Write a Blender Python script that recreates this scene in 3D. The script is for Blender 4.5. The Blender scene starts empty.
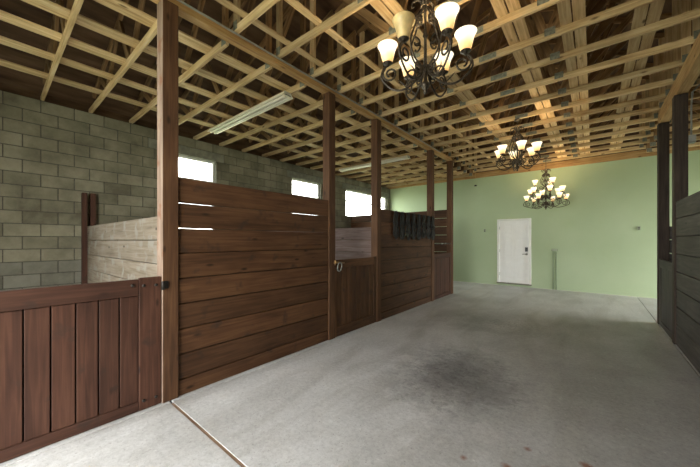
import bpy, bmesh, math, random
from mathutils import Vector, Matrix

random.seed(7)
scene = bpy.context.scene
col = scene.collection

# ------------------------------------------------------------------ camera, sky, lights, exposure
CAM_H = 1.56
cd = bpy.data.cameras.new('camera')
cam = bpy.data.objects.new('camera', cd)
col.objects.link(cam)
cam.location = (0, 0, CAM_H)
cam.rotation_euler = (math.radians(90), 0, math.radians(39.38))
cd.sensor_width = 36.0
cd.lens = 36.0 * 296.0 / 700.0
cd.shift_y = 7.0 / 700.0
cd.clip_start = 0.02
scene.camera = cam

world = bpy.data.worlds.new('overcast_sky')
scene.world = world
world.use_nodes = True
bg = world.node_tree.nodes['Background']
bg.inputs['Color'].default_value = (1.0, 0.99, 0.965, 1)
bg.inputs['Strength'].default_value = 7.6

vs = scene.view_settings
vs.view_transform = 'Standard'
vs.look = 'None'
vs.gamma = 1.0
vs.use_curve_mapping = False
vs.exposure = 0.95

def portal(name, loc, rot, sx, sy):
    l = bpy.data.lights.new(name, 'AREA')
    l.shape = 'RECTANGLE'
    l.size, l.size_y = sx, sy
    l.cycles.is_portal = True
    o = bpy.data.objects.new(name, l)
    o.location = loc
    o.rotation_euler = rot
    col.objects.link(o)

# ------------------------------------------------------------------ main measures (metres)
XL = -3.18            # aisle face of the stall fronts beside the long row
XR = 0.94             # aisle face of the other stall fronts
PW = 0.145            # post width
YF = 11.38            # far wall
YB = -1.7             # rear wall
WL = -7.0             # inner face of block wall
WR = 4.76             # inner face of opposite wall
RX = -1.12            # ridge line
WT = 3.85             # wall top
SL = 0.36             # roof slope
BT = 3.99             # beam top / aisle chord bottom
def roof_z(x):        # underside of the roof deck
    return 4.07 + SL * ((x - WL) if x < RX else (WR - x))

RD0, RD1 = -3.7, -0.8   # open rear doorway
portal('portal_rear', ((RD0 + RD1) / 2, YB - 0.22, 1.85), (math.radians(90), 0, 0), RD1 - RD0, 3.7)
portal('portal_side', (WR + 0.12, 9.95, 1.5), (math.radians(90), 0, math.radians(90)), 2.5, 3.0)

# ------------------------------------------------------------------ materials
MATS = {}
def nodes_of(name):
    m = bpy.data.materials.new(name)
    m.use_nodes = True
    nt = m.node_tree
    MATS[name] = m
    return m, nt, nt.nodes, nt.links, nt.nodes['Principled BSDF']

def ramp(nt, pts):
    r = nt.nodes.new('ShaderNodeValToRGB')
    e = r.color_ramp.elements
    while len(e) < len(pts):
        e.new(0.5)
    for i, (p, c) in enumerate(pts):
        e[i].position = p
        e[i].color = (c[0], c[1], c[2], 1)
    return r

def wood(name, dark, mid, light, rough=0.55, scale=1.0, vary=0.25, bump=0.25, knots=True, wear=None):
    """Board wood: local X is the grain direction; each board gets its own offset and tone."""
    m, nt, N, L, B = nodes_of(name)
    tc = N.new('ShaderNodeTexCoord')
    oi = N.new('ShaderNodeObjectInfo')
    off = N.new('ShaderNodeVectorMath'); off.operation = 'SCALE'
    cmb = N.new('ShaderNodeCombineXYZ')
    for k in ('X', 'Y', 'Z'):
        L.new(oi.outputs['Random'], cmb.inputs[k])
    L.new(cmb.outputs[0], off.inputs[0]); off.inputs['Scale'].default_value = 57.0
    add = N.new('ShaderNodeVectorMath'); add.operation = 'ADD'
    L.new(tc.outputs['Object'], add.inputs[0]); L.new(off.outputs[0], add.inputs[1])
    mp = N.new('ShaderNodeMapping')
    mp.inputs['Scale'].default_value = (1.1 * scale, 22 * scale, 22 * scale)
    L.new(add.outputs[0], mp.inputs[0])
    n1 = N.new('ShaderNodeTexNoise'); n1.inputs['Scale'].default_value = 1.6
    n1.inputs['Detail'].default_value = 6; n1.inputs['Distortion'].default_value = 0.7
    L.new(mp.outputs[0], n1.inputs['Vector'])
    mp2 = N.new('ShaderNodeMapping'); mp2.inputs['Scale'].default_value = (1.6, 4, 4)
    L.new(add.outputs[0], mp2.inputs[0])
    n2 = N.new('ShaderNodeTexNoise'); n2.inputs['Scale'].default_value = 1.3; n2.inputs['Detail'].default_value = 3
    L.new(mp2.outputs[0], n2.inputs['Vector'])
    mixf = N.new('ShaderNodeMath'); mixf.operation = 'MULTIPLY_ADD'
    L.new(n1.outputs['Fac'], mixf.inputs[0]); mixf.inputs[1].default_value = 0.62
    sc2 = N.new('ShaderNodeMath'); sc2.operation = 'MULTIPLY'; sc2.inputs[1].default_value = 0.38
    L.new(n2.outputs['Fac'], sc2.inputs[0]); L.new(sc2.outputs[0], mixf.inputs[2])
    r = ramp(nt, [(0.33, dark), (0.5, mid), (0.68, light)])
    L.new(mixf.outputs[0], r.inputs[0])
    cur = r.outputs[0]
    if knots:
        mk = N.new('ShaderNodeMapping'); mk.inputs['Scale'].default_value = (2.4, 6.5, 6.5)
        L.new(add.outputs[0], mk.inputs[0])
        v = N.new('ShaderNodeTexVoronoi'); v.inputs['Scale'].default_value = 1.0
        L.new(mk.outputs[0], v.inputs['Vector'])
        kr = ramp(nt, [(0.05, (1, 1, 1)), (0.13, (0, 0, 0))])
        L.new(v.outputs['Distance'], kr.inputs[0])
        km = N.new('ShaderNodeMix'); km.data_type = 'RGBA'
        L.new(kr.outputs[0], km.inputs['Factor'])
        L.new(cur, km.inputs['A']); km.inputs['B'].default_value = (dark[0] * .5, dark[1] * .5, dark[2] * .5, 1)
        cur = km.outputs['Result']
    if wear:
        nw = N.new('ShaderNodeTexNoise'); nw.inputs['Scale'].default_value = 5.5; nw.inputs['Detail'].default_value = 7
        L.new(add.outputs[0], nw.inputs['Vector'])
        wr = ramp(nt, [(wear[1], (0, 0, 0)), (wear[1] + 0.12, (1, 1, 1))])
        L.new(nw.outputs['Fac'], wr.inputs[0])
        wm = N.new('ShaderNodeMix'); wm.data_type = 'RGBA'
        L.new(wr.outputs[0], wm.inputs['Factor'])
        L.new(cur, wm.inputs['A']); wm.inputs['B'].default_value = (*wear[0], 1)
        cur = wm.outputs['Result']
    hs = N.new('ShaderNodeHueSaturation')
    mr = N.new('ShaderNodeMapRange'); mr.inputs['To Min'].default_value = 1 - vary; mr.inputs['To Max'].default_value = 1 + vary
    L.new(oi.outputs['Random'], mr.inputs[0]); L.new(mr.outputs[0], hs.inputs['Value'])
    L.new(cur, hs.inputs['Color']); L.new(hs.outputs[0], B.inputs['Base Color'])
    B.inputs['Roughness'].default_value = rough
    B.inputs['Specular IOR Level'].default_value = 0.3
    bp = N.new('ShaderNodeBump'); bp.inputs['Strength'].default_value = bump; bp.inputs['Distance'].default_value = 0.004
    L.new(n1.outputs['Fac'], bp.inputs['Height']); L.new(bp.outputs[0], B.inputs['Normal'])
    return m

def plain(name, c, rough=0.5, metal=0.0, noise=0.0, nscale=20.0, emit=None, bump=0.0):
    m, nt, N, L, B = nodes_of(name)
    B.inputs['Roughness'].default_value = rough
    B.inputs['Metallic'].default_value = metal
    tc = N.new('ShaderNodeTexCoord')
    n = N.new('ShaderNodeTexNoise'); n.inputs['Scale'].default_value = nscale; n.inputs['Detail'].default_value = 5
    L.new(tc.outputs['Object'], n.inputs['Vector'])
    r = ramp(nt, [(0.3, [x * (1 - noise) for x in c]), (0.7, [min(1, x * (1 + noise)) for x in c])])
    L.new(n.outputs['Fac'], r.inputs[0]); L.new(r.outputs[0], B.inputs['Base Color'])
    if bump:
        bp = N.new('ShaderNodeBump'); bp.inputs['Strength'].default_value = bump; bp.inputs['Distance'].default_value = 0.003
        L.new(n.outputs['Fac'], bp.inputs['Height']); L.new(bp.outputs[0], B.inputs['Normal'])
    if emit:
        B.inputs['Emission Color'].default_value = (*emit[0], 1)
        B.inputs['Emission Strength'].default_value = emit[1]
    return m

wood('stained_board', (0.049, 0.021, 0.0085), (0.085, 0.038, 0.0155), (0.130, 0.061, 0.026), rough=0.7, vary=0.25, wear=((0.045, 0.024, 0.014), 0.60))
wood('gate_board', (0.036, 0.0145, 0.0085), (0.066, 0.027, 0.0155), (0.098, 0.043, 0.025), rough=0.65, vary=0.16, wear=((0.04, 0.022, 0.015), 0.61))
wood('post_wood', (0.055, 0.025, 0.011), (0.092, 0.043, 0.019), (0.14, 0.068, 0.031), rough=0.7, vary=0.15)
wood('dark_post', (0.022, 0.015, 0.011), (0.042, 0.029, 0.021), (0.07, 0.05, 0.037), rough=0.7, vary=0.1)
wood('grey_board', (0.030, 0.026, 0.022), (0.056, 0.048, 0.041), (0.095, 0.083, 0.072), rough=0.6, vary=0.15)
wood('raw_board', (0.14, 0.108, 0.075), (0.215, 0.178, 0.132), (0.28, 0.24, 0.19), rough=0.85, vary=0.10, wear=((0.25, 0.235, 0.20), 0.54))
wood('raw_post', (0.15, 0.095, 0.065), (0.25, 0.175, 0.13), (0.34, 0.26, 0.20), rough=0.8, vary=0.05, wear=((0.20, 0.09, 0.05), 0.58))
wood('divider_board', (0.10, 0.060, 0.048), (0.17, 0.12, 0.105), (0.25, 0.195, 0.18), rough=0.7, vary=0.15)
wood('pine', (0.36, 0.225, 0.10), (0.58, 0.42, 0.225), (0.72, 0.57, 0.35), rough=0.7, vary=0.22, bump=0.1)
wood('pine_web', (0.16, 0.085, 0.036), (0.28, 0.165, 0.075), (0.42, 0.27, 0.14), rough=0.75, vary=0.3, bump=0.1)
wood('pine_beam', (0.25, 0.13, 0.048), (0.42, 0.25, 0.10), (0.56, 0.37, 0.17), rough=0.7, vary=0.1, bump=0.1)
wood('joint_wood', (0.12, 0.07, 0.045), (0.22, 0.145, 0.095), (0.32, 0.22, 0.15), rough=0.9, vary=0.1, knots=False)

plain('black_iron', (0.075, 0.060, 0.044), 0.42, 0.75, 0.5, 60)
plain('dark_steel', (0.05, 0.045, 0.04), 0.5, 0.8, 0.3, 60)
plain('brass', (0.42, 0.27, 0.12), 0.4, 0.9, 0.3, 60)
plain('galvanised', (0.30, 0.32, 0.29), 0.5, 0.6, 0.35, 40)
plain('truss_plate', (0.23, 0.235, 0.19), 0.65, 0.3, 0.4, 30)
plain('conduit_grey', (0.30, 0.30, 0.27), 0.6, 0.2, 0.1, 20)
plain('white_enamel', (0.93, 0.88, 0.74), 0.35, 0, 0.04, 8)
plain('tube_glass', (0.93, 0.90, 0.80), 0.25, 0, 0.02, 8)
plain('door_white', (0.90, 0.91, 0.88), 0.4, 0, 0.03, 6)
plain('frame_white', (0.80, 0.82, 0.77), 0.45, 0, 0.04, 6)
plain('vinyl_white', (0.80, 0.80, 0.78), 0.4, 0, 0.03, 6)
plain('keypad_black', (0.012, 0.012, 0.012), 0.35, 0, 0.2, 40)
plain('green_pipe', (0.20, 0.27, 0.17), 0.55, 0, 0.1, 20)  # darkened green: shading along the pipes is put into the colour
plain('outlet_plate', (0.36, 0.42, 0.30), 0.5, 0, 0.1, 20)
plain('rope_black', (0.012, 0.012, 0.009), 0.6, 0, 0.8, 70, bump=0.8)
plain('mortar', (0.085, 0.08, 0.06), 0.95, 0, 0.3, 30, bump=0.4)
plain('lintel_concrete', (0.215, 0.215, 0.165), 0.9, 0, 0.25, 9, bump=0.3)
plain('yard_ground', (0.34, 0.36, 0.25), 0.95, 0, 0.35, 3)
plain('unlit_glass', (0.78, 0.58, 0.27), 0.35, 0, 0.25, 14)
plain('gap_shadow', (0.02, 0.012, 0.008), 0.9, 0, 0.3, 12)  # near-black colour standing in for shade inside the board gaps
plain('stall_soil', (0.20, 0.165, 0.12), 0.95, 0, 0.3, 12, bump=0.5)

def mk_block(name, a, b, c):
    m, nt, N, L, B = nodes_of(name)
    tc = N.new('ShaderNodeTexCoord'); oi = N.new('ShaderNodeObjectInfo'); ge = N.new('ShaderNodeNewGeometry')
    s = N.new('ShaderNodeMath'); s.operation = 'ADD'
    L.new(oi.outputs['Random'], s.inputs[0]); L.new(ge.outputs['Random Per Island'], s.inputs[1])
    fr = N.new('ShaderNodeMath'); fr.operation = 'FRACT'; L.new(s.outputs[0], fr.inputs[0])
    n = N.new('ShaderNodeTexNoise'); n.inputs['Scale'].default_value = 2.1; n.inputs['Detail'].default_value = 9; n.inputs['Roughness'].default_value = 0.65
    L.new(ge.outputs['Position'], n.inputs['Vector'])
    ad = N.new('ShaderNodeMath'); ad.operation = 'MULTIPLY_ADD'; ad.inputs[1].default_value = 0.20
    L.new(fr.outputs[0], ad.inputs[0])
    L.new(n.outputs['Fac'], ad.inputs[2])
    r = ramp(nt, [(0.40, a), (0.60, b), (0.84, c)])
    L.new(ad.outputs[0], r.inputs[0]); L.new(r.outputs[0], B.inputs['Base Color'])
    B.inputs['Roughness'].default_value = 0.95
    n2 = N.new('ShaderNodeTexNoise'); n2.inputs['Scale'].default_value = 55; n2.inputs['Detail'].default_value = 4
    L.new(ge.outputs['Position'], n2.inputs['Vector'])
    bp = N.new('ShaderNodeBump'); bp.inputs['Strength'].default_value = 0.5; bp.inputs['Distance'].default_value = 0.004
    L.new(n2.outputs['Fac'], bp.inputs['Height']); L.new(bp.outputs[0], B.inputs['Normal'])
mk_block('concrete_block', (0.125, 0.115, 0.076), (0.21, 0.197, 0.135), (0.31, 0.293, 0.21))
mk_block('damp_block', (0.12, 0.115, 0.085), (0.185, 0.18, 0.14), (0.26, 0.255, 0.205))

def mk_green():
    m, nt, N, L, B = nodes_of('green_paint')
    ge = N.new('ShaderNodeNewGeometry')
    n = N.new('ShaderNodeTexNoise'); n.inputs['Scale'].default_value = 0.9; n.inputs['Detail'].default_value = 6
    L.new(ge.outputs['Position'], n.inputs['Vector'])
    r = ramp(nt, [(0.3, (0.405, 0.51, 0.31)), (0.7, (0.455, 0.56, 0.36))])
    L.new(n.outputs['Fac'], r.inputs[0]); L.new(r.outputs[0], B.inputs['Base Color'])
    B.inputs['Roughness'].default_value = 0.75
    n2 = N.new('ShaderNodeTexNoise'); n2.inputs['Scale'].default_value = 40; n2.inputs['Detail'].default_value = 5
    L.new(ge.outputs['Position'], n2.inputs['Vector'])
    bp = N.new('ShaderNodeBump'); bp.inputs['Strength'].default_value = 0.25; bp.inputs['Distance'].default_value = 0.003
    L.new(n2.outputs['Fac'], bp.inputs['Height']); L.new(bp.outputs[0], B.inputs['Normal'])
mk_green()

def mk_deck():
    m, nt, N, L, B = nodes_of('roof_plywood')
    ge = N.new('ShaderNodeNewGeometry')
    n = N.new('ShaderNodeTexNoise'); n.inputs['Scale'].default_value = 3.0; n.inputs['Detail'].default_value = 8
    mp = N.new('ShaderNodeMapping'); mp.inputs['Scale'].default_value = (2.5, 0.5, 2.5)
    L.new(ge.outputs['Position'], mp.inputs[0]); L.new(mp.outputs[0], n.inputs['Vector'])
    r = ramp(nt, [(0.3, (0.055, 0.027, 0.013)), (0.5, (0.115, 0.062, 0.031)), (0.72, (0.18, 0.108, 0.060))])
    L.new(n.outputs['Fac'], r.inputs[0]); L.new(r.outputs[0], B.inputs['Base Color'])
    B.inputs['Roughness'].default_value = 0.85
mk_deck()

def mk_concrete():
    m, nt, N, L, B = nodes_of('floor_concrete')
    ge = N.new('ShaderNodeNewGeometry')
    P = ge.outputs['Position']
    def noise(scale, detail=8, rough=0.6, dist=0.0, mapping=None):
        n = N.new('ShaderNodeTexNoise'); n.inputs['Scale'].default_value = scale; n.inputs['Detail'].default_value = detail
        n.inputs['Roughness'].default_value = rough; n.inputs['Distortion'].default_value = dist
        if mapping:
            mp = N.new('ShaderNodeMapping'); mp.inputs['Scale'].default_value = mapping
            L.new(P, mp.inputs[0]); L.new(mp.outputs[0], n.inputs['Vector'])
        else:
            L.new(P, n.inputs['Vector'])
        return n.outputs['Fac']
    def mix(fac, a, b):
        x = N.new('ShaderNodeMix'); x.data_type = 'RGBA'
        L.new(fac, x.inputs['Factor'])
        L.new(a, x.inputs['A'])
        if isinstance(b, tuple): x.inputs['B'].default_value = (*b, 1)
        else: L.new(b, x.inputs['B'])
        return x.outputs['Result']
    def math2(op, a, b):
        x = N.new('ShaderNodeMath'); x.operation = op; x.use_clamp = (op != 'DISTANCE')
        for i, v in enumerate((a, b)):
            if isinstance(v, (int, float)): x.inputs[i].default_value = v
            else: L.new(v, x.inputs[i])
        return x.outputs[0]
    base = ramp(nt, [(0.3, (0.40, 0.405, 0.395)), (0.5, (0.50, 0.505, 0.495)), (0.7, (0.58, 0.585, 0.58))])
    L.new(noise(1.5, 10, 0.68), base.inputs[0])
    c = base.outputs[0]
    # trowel sweeps and traffic smears across the aisle
    sm = ramp(nt, [(0.46, (0, 0, 0)), (0.68, (1, 1, 1))])
    L.new(noise(1.0, 6, 0.6, 0.8, (1.9, 0.55, 1)), sm.inputs[0])
    c = mix(math2('MULTIPLY', sm.outputs[0], 0.55), c, (0.27, 0.26, 0.235))
    # broad darker grey zone further down the aisle
    sep = N.new('ShaderNodeSeparateXYZ'); L.new(P, sep.inputs[0])
    def blob(cx, cy, rx, ry, amt, colr, c, nsc=2.2, soft=1.0):
        vx = N.new('ShaderNodeMath'); vx.operation = 'SUBTRACT'; L.new(sep.outputs[0], vx.inputs[0]); vx.inputs[1].default_value = cx
        vy = N.new('ShaderNodeMath'); vy.operation = 'SUBTRACT'; L.new(sep.outputs[1], vy.inputs[0]); vy.inputs[1].default_value = cy
        dx = N.new('ShaderNodeMath'); dx.operation = 'DIVIDE'; L.new(vx.outputs[0], dx.inputs[0]); dx.inputs[1].default_value = rx
        dy = N.new('ShaderNodeMath'); dy.operation = 'DIVIDE'; L.new(vy.outputs[0], dy.inputs[0]); dy.inputs[1].default_value = ry
        cb = N.new('ShaderNodeCombineXYZ'); L.new(dx.outputs[0], cb.inputs[0]); L.new(dy.outputs[0], cb.inputs[1])
        ln = N.new('ShaderNodeVectorMath'); ln.operation = 'LENGTH'; L.new(cb.outputs[0], ln.inputs[0])
        nn = N.new('ShaderNodeMath'); nn.operation = 'MULTIPLY_ADD'
        L.new(noise(nsc, 8, 0.65), nn.inputs[0]); nn.inputs[1].default_value = 1.6; L.new(ln.outputs['Value'], nn.inputs[2])
        rr = ramp(nt, [(0.0, (1, 1, 1)), (1.0, (0, 0, 0))])
        mr = N.new('ShaderNodeMapRange'); mr.inputs['From Min'].default_value = 0.9; mr.inputs['From Max'].default_value = 0.9 + soft
        L.new(nn.outputs[0], mr.inputs[0]); L.new(mr.outputs[0], rr.inputs[0])
        return mix(math2('MULTIPLY', rr.outputs[0], amt), c, colr)
    c = blob(0.15, 4.3, 1.9, 3.3, 0.66, (0.20, 0.194, 0.18), c, 1.3, 1.0)
    c = blob(-1.25, 3.45, 0.72, 0.95, 0.8, (0.13, 0.125, 0.128), c, 5.0, 1.0)
    c = blob(-0.9, 3.2, 0.5, 0.5, 0.5, (0.16, 0.155, 0.155), c, 9.0, 0.8)
    c = blob(-1.75, 6.0, 0.5, 0.9, 0.45, (0.16, 0.155, 0.145), c, 3.0, 0.9)
    for (sx, sy, sr) in ((-0.46, 2.27, 0.05), (-0.38, 2.55, 0.035), (-0.22, 2.40, 0.06), (0.08, 2.46, 0.10), (-0.72, 2.16, 0.035), (-0.03, 2.62, 0.05)):
        c = blob(sx, sy, sr * 1.15, sr * 1.15, 0.95, (0.22, 0.10, 0.06), c, 9.0, 0.7)
    # broken, grainy crust inside the dark stain
    gr_ = ramp(nt, [(0.50, (0, 0, 0)), (0.57, (1, 1, 1))])
    L.new(noise(16, 10, 0.8), gr_.inputs[0])
    c2 = blob(-1.2, 3.4, 0.95, 1.25, 0.9, (0.09, 0.086, 0.09), c, 4.0, 0.9)
    c = mix(math2('MULTIPLY', gr_.outputs[0], 0.75), c, c2)
    c3 = blob(-1.3, 6.0, 1.1, 1.3, 0.8, (0.12, 0.115, 0.108), c, 4.0, 0.9)
    c = mix(math2('MULTIPLY', gr_.outputs[0], 0.6), c, c3)
    # fine speckle
    sp = ramp(nt, [(0.61, (0, 0, 0)), (0.70, (1, 1, 1))])
    L.new(noise(48, 3, 0.6), sp.inputs[0])
    c = mix(math2('MULTIPLY', sp.outputs[0], 0.7), c, (0.20, 0.195, 0.18))
    sp2 = ramp(nt, [(0.63, (0, 0, 0)), (0.72, (1, 1, 1))])
    L.new(noise(30, 4, 0.6), sp2.inputs[0])
    c = mix(math2('MULTIPLY', sp2.outputs[0], 0.4), c, (0.68, 0.68, 0.66))
    pits = ramp(nt, [(0.66, (0, 0, 0)), (0.69, (1, 1, 1))])
    L.new(noise(13, 6, 0.7), pits.inputs[0])
    c = mix(math2('MULTIPLY', pits.outputs[0], 0.55), c, (0.17, 0.16, 0.145))
    gn = ramp(nt, [(0.40, (0.62, 0.62, 0.62)), (0.5, (0.98, 0.98, 0.98)), (0.60, (1.25, 1.25, 1.25))])
    L.new(noise(26, 12, 0.85, 0.2), gn.inputs[0])
    gm = N.new('ShaderNodeMix'); gm.data_type = 'RGBA'; gm.blend_type = 'MULTIPLY'; gm.inputs['Factor'].default_value = 0.48
    L.new(c, gm.inputs['A']); L.new(gn.outputs[0], gm.inputs['B'])
    c = gm.outputs['Result']
    L.new(c, B.inputs['Base Color'])
    rr = ramp(nt, [(0.3, (0.42, 0.42, 0.42)), (0.7, (0.68, 0.68, 0.68))])
    L.new(noise(3.0, 6), rr.inputs[0]); L.new(rr.outputs[0], B.inputs['Roughness'])
    bp = N.new('ShaderNodeBump'); bp.inputs['Strength'].default_value = 0.18; bp.inputs['Distance'].default_value = 0.003
    L.new(noise(60, 4), bp.inputs['Height']); L.new(bp.outputs[0], B.inputs['Normal'])
mk_concrete()

def mk_pane():
    m, nt, N, L, B = nodes_of('window_pane')
    out = nt.nodes['Material Output']
    tr = N.new('ShaderNodeBsdfTransparent'); tr.inputs[0].default_value = (0.94, 0.96, 0.94, 1)
    gl = N.new('ShaderNodeBsdfGlossy'); gl.inputs['Roughness'].default_value = 0.05
    mx = N.new('ShaderNodeMixShader'); mx.inputs[0].default_value = 0.06
    L.new(tr.outputs[0], mx.inputs[1]); L.new(gl.outputs[0], mx.inputs[2]); L.new(mx.outputs[0], out.inputs['Surface'])
mk_pane()

def mk_shade():
    """Lit frosted glass: creamy white with an amber foot."""
    m, nt, N, L, B = nodes_of('lit_shade')
    tc = N.new('ShaderNodeTexCoord'); sep = N.new('ShaderNodeSeparateXYZ'); L.new(tc.outputs['Object'], sep.inputs[0])
    mr = N.new('ShaderNodeMapRange'); mr.inputs['From Min'].default_value = 0.0; mr.inputs['From Max'].default_value = 0.16
    L.new(sep.outputs[2], mr.inputs[0])
    r = ramp(nt, [(0.0, (0.62, 0.30, 0.07)), (0.28, (0.80, 0.52, 0.20)), (0.55, (1.0, 0.86, 0.58)), (0.85, (1.0, 0.92, 0.72))])
    L.new(mr.outputs[0], r.inputs[0]); L.new(r.outputs[0], B.inputs['Emission Color'])
    B.inputs['Base Color'].default_value = (0.8, 0.66, 0.42, 1)
    B.inputs['Emission Strength'].default_value = 0.75
    B.inputs['Roughness'].default_value = 0.4
mk_shade()

# ------------------------------------------------------------------ object helpers
W = {}                         # world matrices, since nothing is evaluated while the script runs
def link(name, data, mw, parent=None):
    o = bpy.data.objects.new(name, data)
    col.objects.link(o)
    W[o] = mw.copy()
    if parent is not None:
        o.parent = parent
        o.matrix_basis = W[parent].inverted() @ mw
    else:
        o.matrix_basis = mw
    return o

def tag(o, label, cat=None, group=None, kind=None):
    o['label'] = label
    if cat: o['category'] = cat
    if group: o['group'] = group
    if kind: o['kind'] = kind
    return o

def empty(name, loc, label, cat, group=None, rz=0.0, kind=None):
    mw = Matrix.Translation(loc) @ Matrix.Rotation(rz, 4, 'Z')
    o = link(name, None, mw)
    o.empty_display_size = 0.1
    return tag(o, label, cat, group, kind)

CACHE = {}
def box_mesh(lx, ly, lz, bev=0.0):
    key = (round(lx, 4), round(ly, 4), round(lz, 4), round(bev, 4))
    if key in CACHE: return CACHE[key]
    hx, hy, hz = lx / 2, ly / 2, lz / 2
    bm = bmesh.new()
    bmesh.ops.create_cube(bm, size=1.0, matrix=Matrix.Diagonal((lx, ly, lz, 1)))
    if bev > 0:
        bmesh.ops.bevel(bm, geom=bm.edges[:], offset=bev, segments=1, affect='EDGES')
    me = bpy.data.meshes.new('board_%d' % len(CACHE))
    bm.to_mesh(me); bm.free()
    CACHE[key] = me
    return me

def mesh_copy(me, mat, tagname=''):
    key = (me.name, mat, tagname)
    if key in CACHE: return CACHE[key]
    c = me.copy(); c.materials.clear(); c.materials.append(MATS[mat])
    CACHE[key] = c
    return c

def box(name, lo, hi, mat, parent=None, bev=0.0):
    """Axis-aligned box; the mesh's local X runs along its longest side so that the grain follows it."""
    lo, hi = Vector(lo), Vector(hi)
    d = hi - lo; c = (lo + hi) / 2
    ax = max(range(3), key=lambda i: d[i])
    if ax == 0:   R = Matrix.Identity(4); s = (d.x, d.y, d.z)
    elif ax == 1: R = Matrix.Rotation(math.pi / 2, 4, 'Z'); s = (d.y, d.x, d.z)
    else:         R = Matrix.Rotation(-math.pi / 2, 4, 'Y'); s = (d.z, d.y, d.x)
    me = mesh_copy(box_mesh(*s, bev), mat)
    return link(name, me, Matrix.Translation(c) @ R, parent)

def member(name, p0, p1, w, h, mat, parent=None, bev=0.0, side=(0, 1, 0)):
    """Timber from p0 to p1 (centre line); w is measured along 'side', h across."""
    p0, p1 = Vector(p0), Vector(p1)
    x = (p1 - p0); L = x.length; x.normalize()
    y = Vector(side); y = (y - x * y.dot(x)).normalized()
    z = x.cross(y)
    R = Matrix((x, y, z)).transposed().to_4x4()
    me = mesh_copy(box_mesh(L, w, h, bev), mat)
    return link(name, me, Matrix.Translation((p0 + p1) / 2) @ R, parent)

def raw(name, verts, faces, mat, parent=None, loc=(0, 0, 0), smooth=False, rot=None):
    me = bpy.data.meshes.new(name)
    me.from_pydata([tuple(v) for v in verts], [], faces)
    me.materials.append(MATS[mat])
    if smooth:
        for p in me.polygons: p.use_smooth = True
    me.update()
    mw = Matrix.Translation(loc)
    if rot is not None: mw = mw @ rot
    return link(name, me, mw, parent)

def tube_geo(pts, r, n=6, closed=False, verts=None, faces=None):
    verts = [] if verts is None else verts
    faces = [] if faces is None else faces
    pts = [Vector(p) for p in pts]; m = len(pts); base = len(verts)
    rr = r if isinstance(r, (list, tuple)) else [r] * m
    prev = None
    for i, p in enumerate(pts):
        a = pts[i - 1] if (i > 0 or closed) else pts[i]
        b = pts[(i + 1) % m] if (i < m - 1 or closed) else pts[i]
        t = (b - a).normalized() if (b - a).length > 1e-9 else Vector((0, 0, 1))
        if prev is None:
            u = t.cross(Vector((0, 0, 1)))
            if u.length < 1e-3: u = t.cross(Vector((1, 0, 0)))
        else:
            u = prev - t * prev.dot(t)
        u.normalize(); prev = u; v = t.cross(u)
        for k in range(n):
            a_ = 2 * math.pi * k / n
            verts.append(p + (u * math.cos(a_) + v * math.sin(a_)) * rr[i])
    segs = m if closed else m - 1
    for i in range(segs):
        j = (i + 1) % m
        for k in range(n):
            k2 = (k + 1) % n
            faces.append((base + i * n + k, base + i * n + k2, base + j * n + k2, base + j * n + k))
    if not closed:
        faces.append(tuple(base + k for k in reversed(range(n))))
        faces.append(tuple(base + (m - 1) * n + k for k in range(n)))
    return verts, faces

def tube(name, pts, r, mat, parent=None, n=6, closed=False):
    c = Vector(pts[0])
    v, f = tube_geo([Vector(p) - c for p in pts], r, n, closed)
    return raw(name, v, f, mat, parent, c, True)

def lathe_geo(prof, n=16, verts=None, faces=None, c=(0, 0, 0)):
    verts = [] if verts is None else verts
    faces = [] if faces is None else faces
    base = len(verts)
    for r, z in prof:
        for k in range(n):
            a = 2 * math.pi * k / n
            verts.append(Vector((c[0] + r * math.cos(a), c[1] + r * math.sin(a), c[2] + z)))
    for i in range(len(prof) - 1):
        for k in range(n):
            k2 = (k + 1) % n
            faces.append((base + i * n + k, base + i * n + k2, base + (i + 1) * n + k2, base + (i + 1) * n + k))
    return verts, faces

# ------------------------------------------------------------------ floor
fl = box('floor', (WL - 0.2, YB - 0.2, -0.30), (WR + 0.2, YF + 0.2, -0.035), 'stall_soil')
tag(fl, 'packed earth base under the concrete slabs of the barn floor', kind='structure')
G = 0.011
JY = 1.115
xa, xb = XL + 0.05, XR - 0.0
SLABS = [((xa, YB), (xb, JY - G)), ((xa, JY + G), (xb, YF)),
         ((WL, 8.72), (xa - G, YF)), ((xb + G, 8.12), (WR, YF)),
         ((WL, YB), (xa - G, 1.11)), ((WL, 1.13), (xa - G, 4.75)), ((WL, 4.77), (xa - G, 8.70)),
         ((xb + G, YB), (WR, 2.93)), ((xb + G, 2.95), (WR, 8.10))]
for (a, b) in SLABS:
    s = box('slab', (a[0], a[1], -0.035), (b[0], b[1], 0.0), 'floor_concrete', fl, 0.004)
j = box('joint_strip', (xa + 0.01, JY - G, -0.035), (xb, JY + G, -0.003), 'joint_wood', fl)
j['label'] = 'brown wooden strip in the floor joint'
gr = box('ground', (-40, -40, -0.45), (40, 50, -0.31), 'yard_ground')
tag(gr, 'dry grassy yard ground around the barn', kind='structure')

# ------------------------------------------------------------------ left block wall with windows
BH, BL = 0.2032, 0.4064
wall = None
WIN = [(-1.50, -0.30, 8, 17), (2.25, 3.46, 8, 17), (5.79, 7.0, 8, 17), (8.30, 11.12, 12, 17)]   # y0, y1, first course, top course
NC = 19
WTL = NC * BH        # 3.861
def free_spans(course, y0, y1):
    spans = [(y0, y1)]
    for a, b, c0, c1 in WIN:
        cut0, cut1, lo, hi = a, b, c0, c1
        if course == c1: cut0, cut1, lo, hi = a - 0.2, b + 0.2, c1, c1 + 1      # lintel course
        if lo <= course < hi:
            out = []
            for s, e in spans:
                if cut1 <= s or cut0 >= e: out.append((s, e)); continue
                if s < cut0: out.append((s, cut0))
                if e > cut1: out.append((cut1, e))
            spans = out
    return spans
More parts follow.
